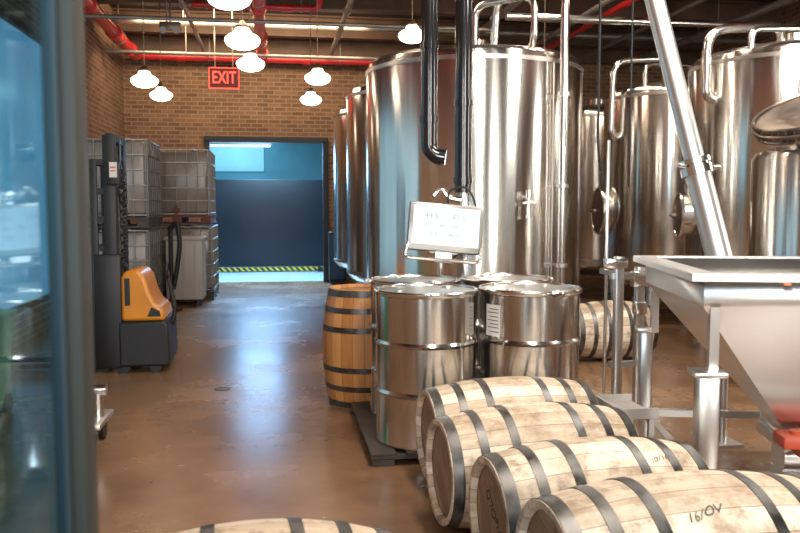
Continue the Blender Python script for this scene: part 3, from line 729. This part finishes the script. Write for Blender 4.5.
part('coil_hose',BLACK,lambda b:tube(b,[(-.19+.03*math.cos(t*.9),-.2+.03*math.sin(t*.9),.9+t*.01) for t in range(90)],.008,6),e)
for x,y in ((.10,-.3),(.10,.3),(-.2,-.3),(-.2,.3)):
    part('wheel',BLACK,lambda b:cyl(b,(x,y-.03,.06),(x,y+.03,.06),.06,seg=20),e)

e=thing('green_bin','green plastic wheeled bin against the side wall','bin',(-2.05,5.6,0)); e.scale=(1,1,.85)
part('bin_body',GREEN,lambda b:prism(b,[(-.2,.05),(.2,.05),(.25,.8),(-.25,.8)],-.25,.25),e)
part('bin_lid',GREEN,lambda b:box(b,(0,0,.82),(.54,.54,.04),bev=.01),e)
part('wheel',BLACK,lambda b:(cyl(b,(-.22,.2,.08),(-.16,.2,.08),.08),cyl(b,(.16,.2,.08),(.22,.2,.08),.08)),e)
e=thing('caster_trolley','small steel trolley with black casters','trolley',(-1.03,4.9,0))
part('deck',STEELB,lambda b:box(b,(-.03,0,.16),(.12,.4,.03),bev=.008),e)
part('valve_head',STEEL,lambda b:(cyl(b,(-.02,0,.17),(-.02,0,.36),.03),cyl(b,(-.07,0,.34),(.03,0,.34),.035)),e)
for y in (-.15,.15): part('wheel',BLACK,lambda b:(cyl(b,(-.045,y,.06),(-.015,y,.06),.06),box(b,(-.03,y,.12),(.04,.03,.05))),e,split=False)
e=thing('floor_drain','small round steel floor drain cover','drain',(-.42,6.3,.0))
part('drain_ring',DARKST,lambda b:lathe(b,[(.05,.001),(.05,.004),(.065,.004),(.065,.0)],24),e)
part('drain_grate',DARKST,lambda b:[box(b,(-.04+.02*k,0,.003),(.008,.07,.003)) for k in range(5)],e,split=False)

# ---------------------------------------------------------------- open glass door beside the camera
D=thing('door_1','open glass door with dark aluminium frame','door',(-.233,0,0)); struct(D)
part('stile',FRAME,lambda b:box(b,(0,.965,1.2),(.036,.055,2.4),bev=.004),D)
part('stile',FRAME,lambda b:box(b,(0,-.06,1.2),(.036,.06,2.4),bev=.004),D)
part('rail',FRAME,lambda b:box(b,(0,.455,.1),(.034,.97,.2)),D)
part('rail',FRAME,lambda b:box(b,(0,.455,2.36),(.034,.97,.08)),D)
def pane(b):
    v=[b.verts.new((-.004,y,z)) for y,z in ((-.03,.2),(.94,.2),(.94,2.32),(-.03,2.32))]; b.faces.new(v)
part('glass_pane',GLASS,pane,D)
part('gasket',GASK,lambda b:box(b,(-.004,.934,1.26),(.010,.008,2.12)),D)

# ---------------------------------------------------------------- lights
def area(name,loc,target,size,energy,col,sy=None):
    l=bpy.data.lights.new(name,'AREA'); l.energy=energy; l.color=col; l.size=size
    if sy: l.shape='RECTANGLE'; l.size_y=sy
    o=bpy.data.objects.new(name,l); C.objects.link(o); o.location=loc
    o.rotation_euler=(Vector(target)-Vector(loc)).to_track_quat('-Z','Y').to_euler(); return o
W=(1,.85,.69)
area('overhead_fill',(1.2,2.6,4.5),(1.2,3.4,0),.4,185,(1,.91,.80),2.4)  # overhead strip fills added for light and tank highlights; no modelled fixtures
area('overhead_fill',(3.6,4.2,4.3),(3.2,5.4,1),.4,175,(1,.94,.87),2.4)
area('overhead_fill',(-.1,8.0,4.5),(.1,8.0,0),.4,80,(1,.80,.60),2.4)
area('overhead_fill',(-.3,12.8,4.3),(-.3,15,2.8),3.5,130,(1,.76,.50),.5)
area('overhead_fill',(3.4,8.6,4.6),(3.4,8.6,0),.3,95,W,4)
area('strip_fill',(-1.6,-1.6,2.4),(1.5,5,1.2),.5,105,(.93,.95,1),2.8)  # tall fill strips added for steel highlights; no windows stand here
area('strip_fill',(.6,-2.2,2.4),(1.5,5,1.2),.5,90,(1,.97,.92),2.8)
area('strip_fill',(3.0,-1.6,2.6),(2.8,5,1.2),.7,170,(1,.95,.88),2.8)
area('strip_fill',(6.8,3.6,2.4),(4.6,6.6,1.4),.6,100,(1,.94,.86),2.6)  # added fill strip inside the room, for the right-hand tanks
area('bay_light',(-.35,17.6,2.6),(-.3,10,0),.9,34,(.32,.60,1.0),1.0)
area('bay_light',(-.2,16.2,3.15),(-.2,11.5,0),1.6,420,(.30,.58,1.0),.4)  # unseen lamp behind the lintel, added to spill blue onto the floor
area('bay_light',(-.2,16.4,3.3),(-.2,16.2,0),1.8,250,(.36,.72,1.0),1.0)
area('bay_light',(-.9,19.0,3.2),(-.9,20.4,2.2),1.4,70,(.30,.74,1.0),1.0)
w=bpy.data.worlds.new('World'); S.world=w; w.use_nodes=True
bg=w.node_tree.nodes['Background']; bg.inputs[0].default_value=(.74,.72,.70,1); bg.inputs[1].default_value=.17

cam=bpy.data.cameras.new('Camera'); co=bpy.data.objects.new('Camera',cam); C.objects.link(co); S.camera=co
cam.sensor_width=36; cam.lens=36; cam.clip_start=.02
psi,p=R(8.88),R(4.36)
co.location=(0,0,1.43)
fwd=Vector((math.sin(psi)*math.cos(p),math.cos(psi)*math.cos(p),-math.sin(p)))
co.rotation_euler=fwd.to_track_quat('-Z','Y').to_euler()
cam.dof.use_dof=True; cam.dof.focus_distance=4.8; cam.dof.aperture_fstop=4.5
S.view_settings.view_transform='Standard'
S.view_settings.look='None'
S.view_settings.exposure=.12
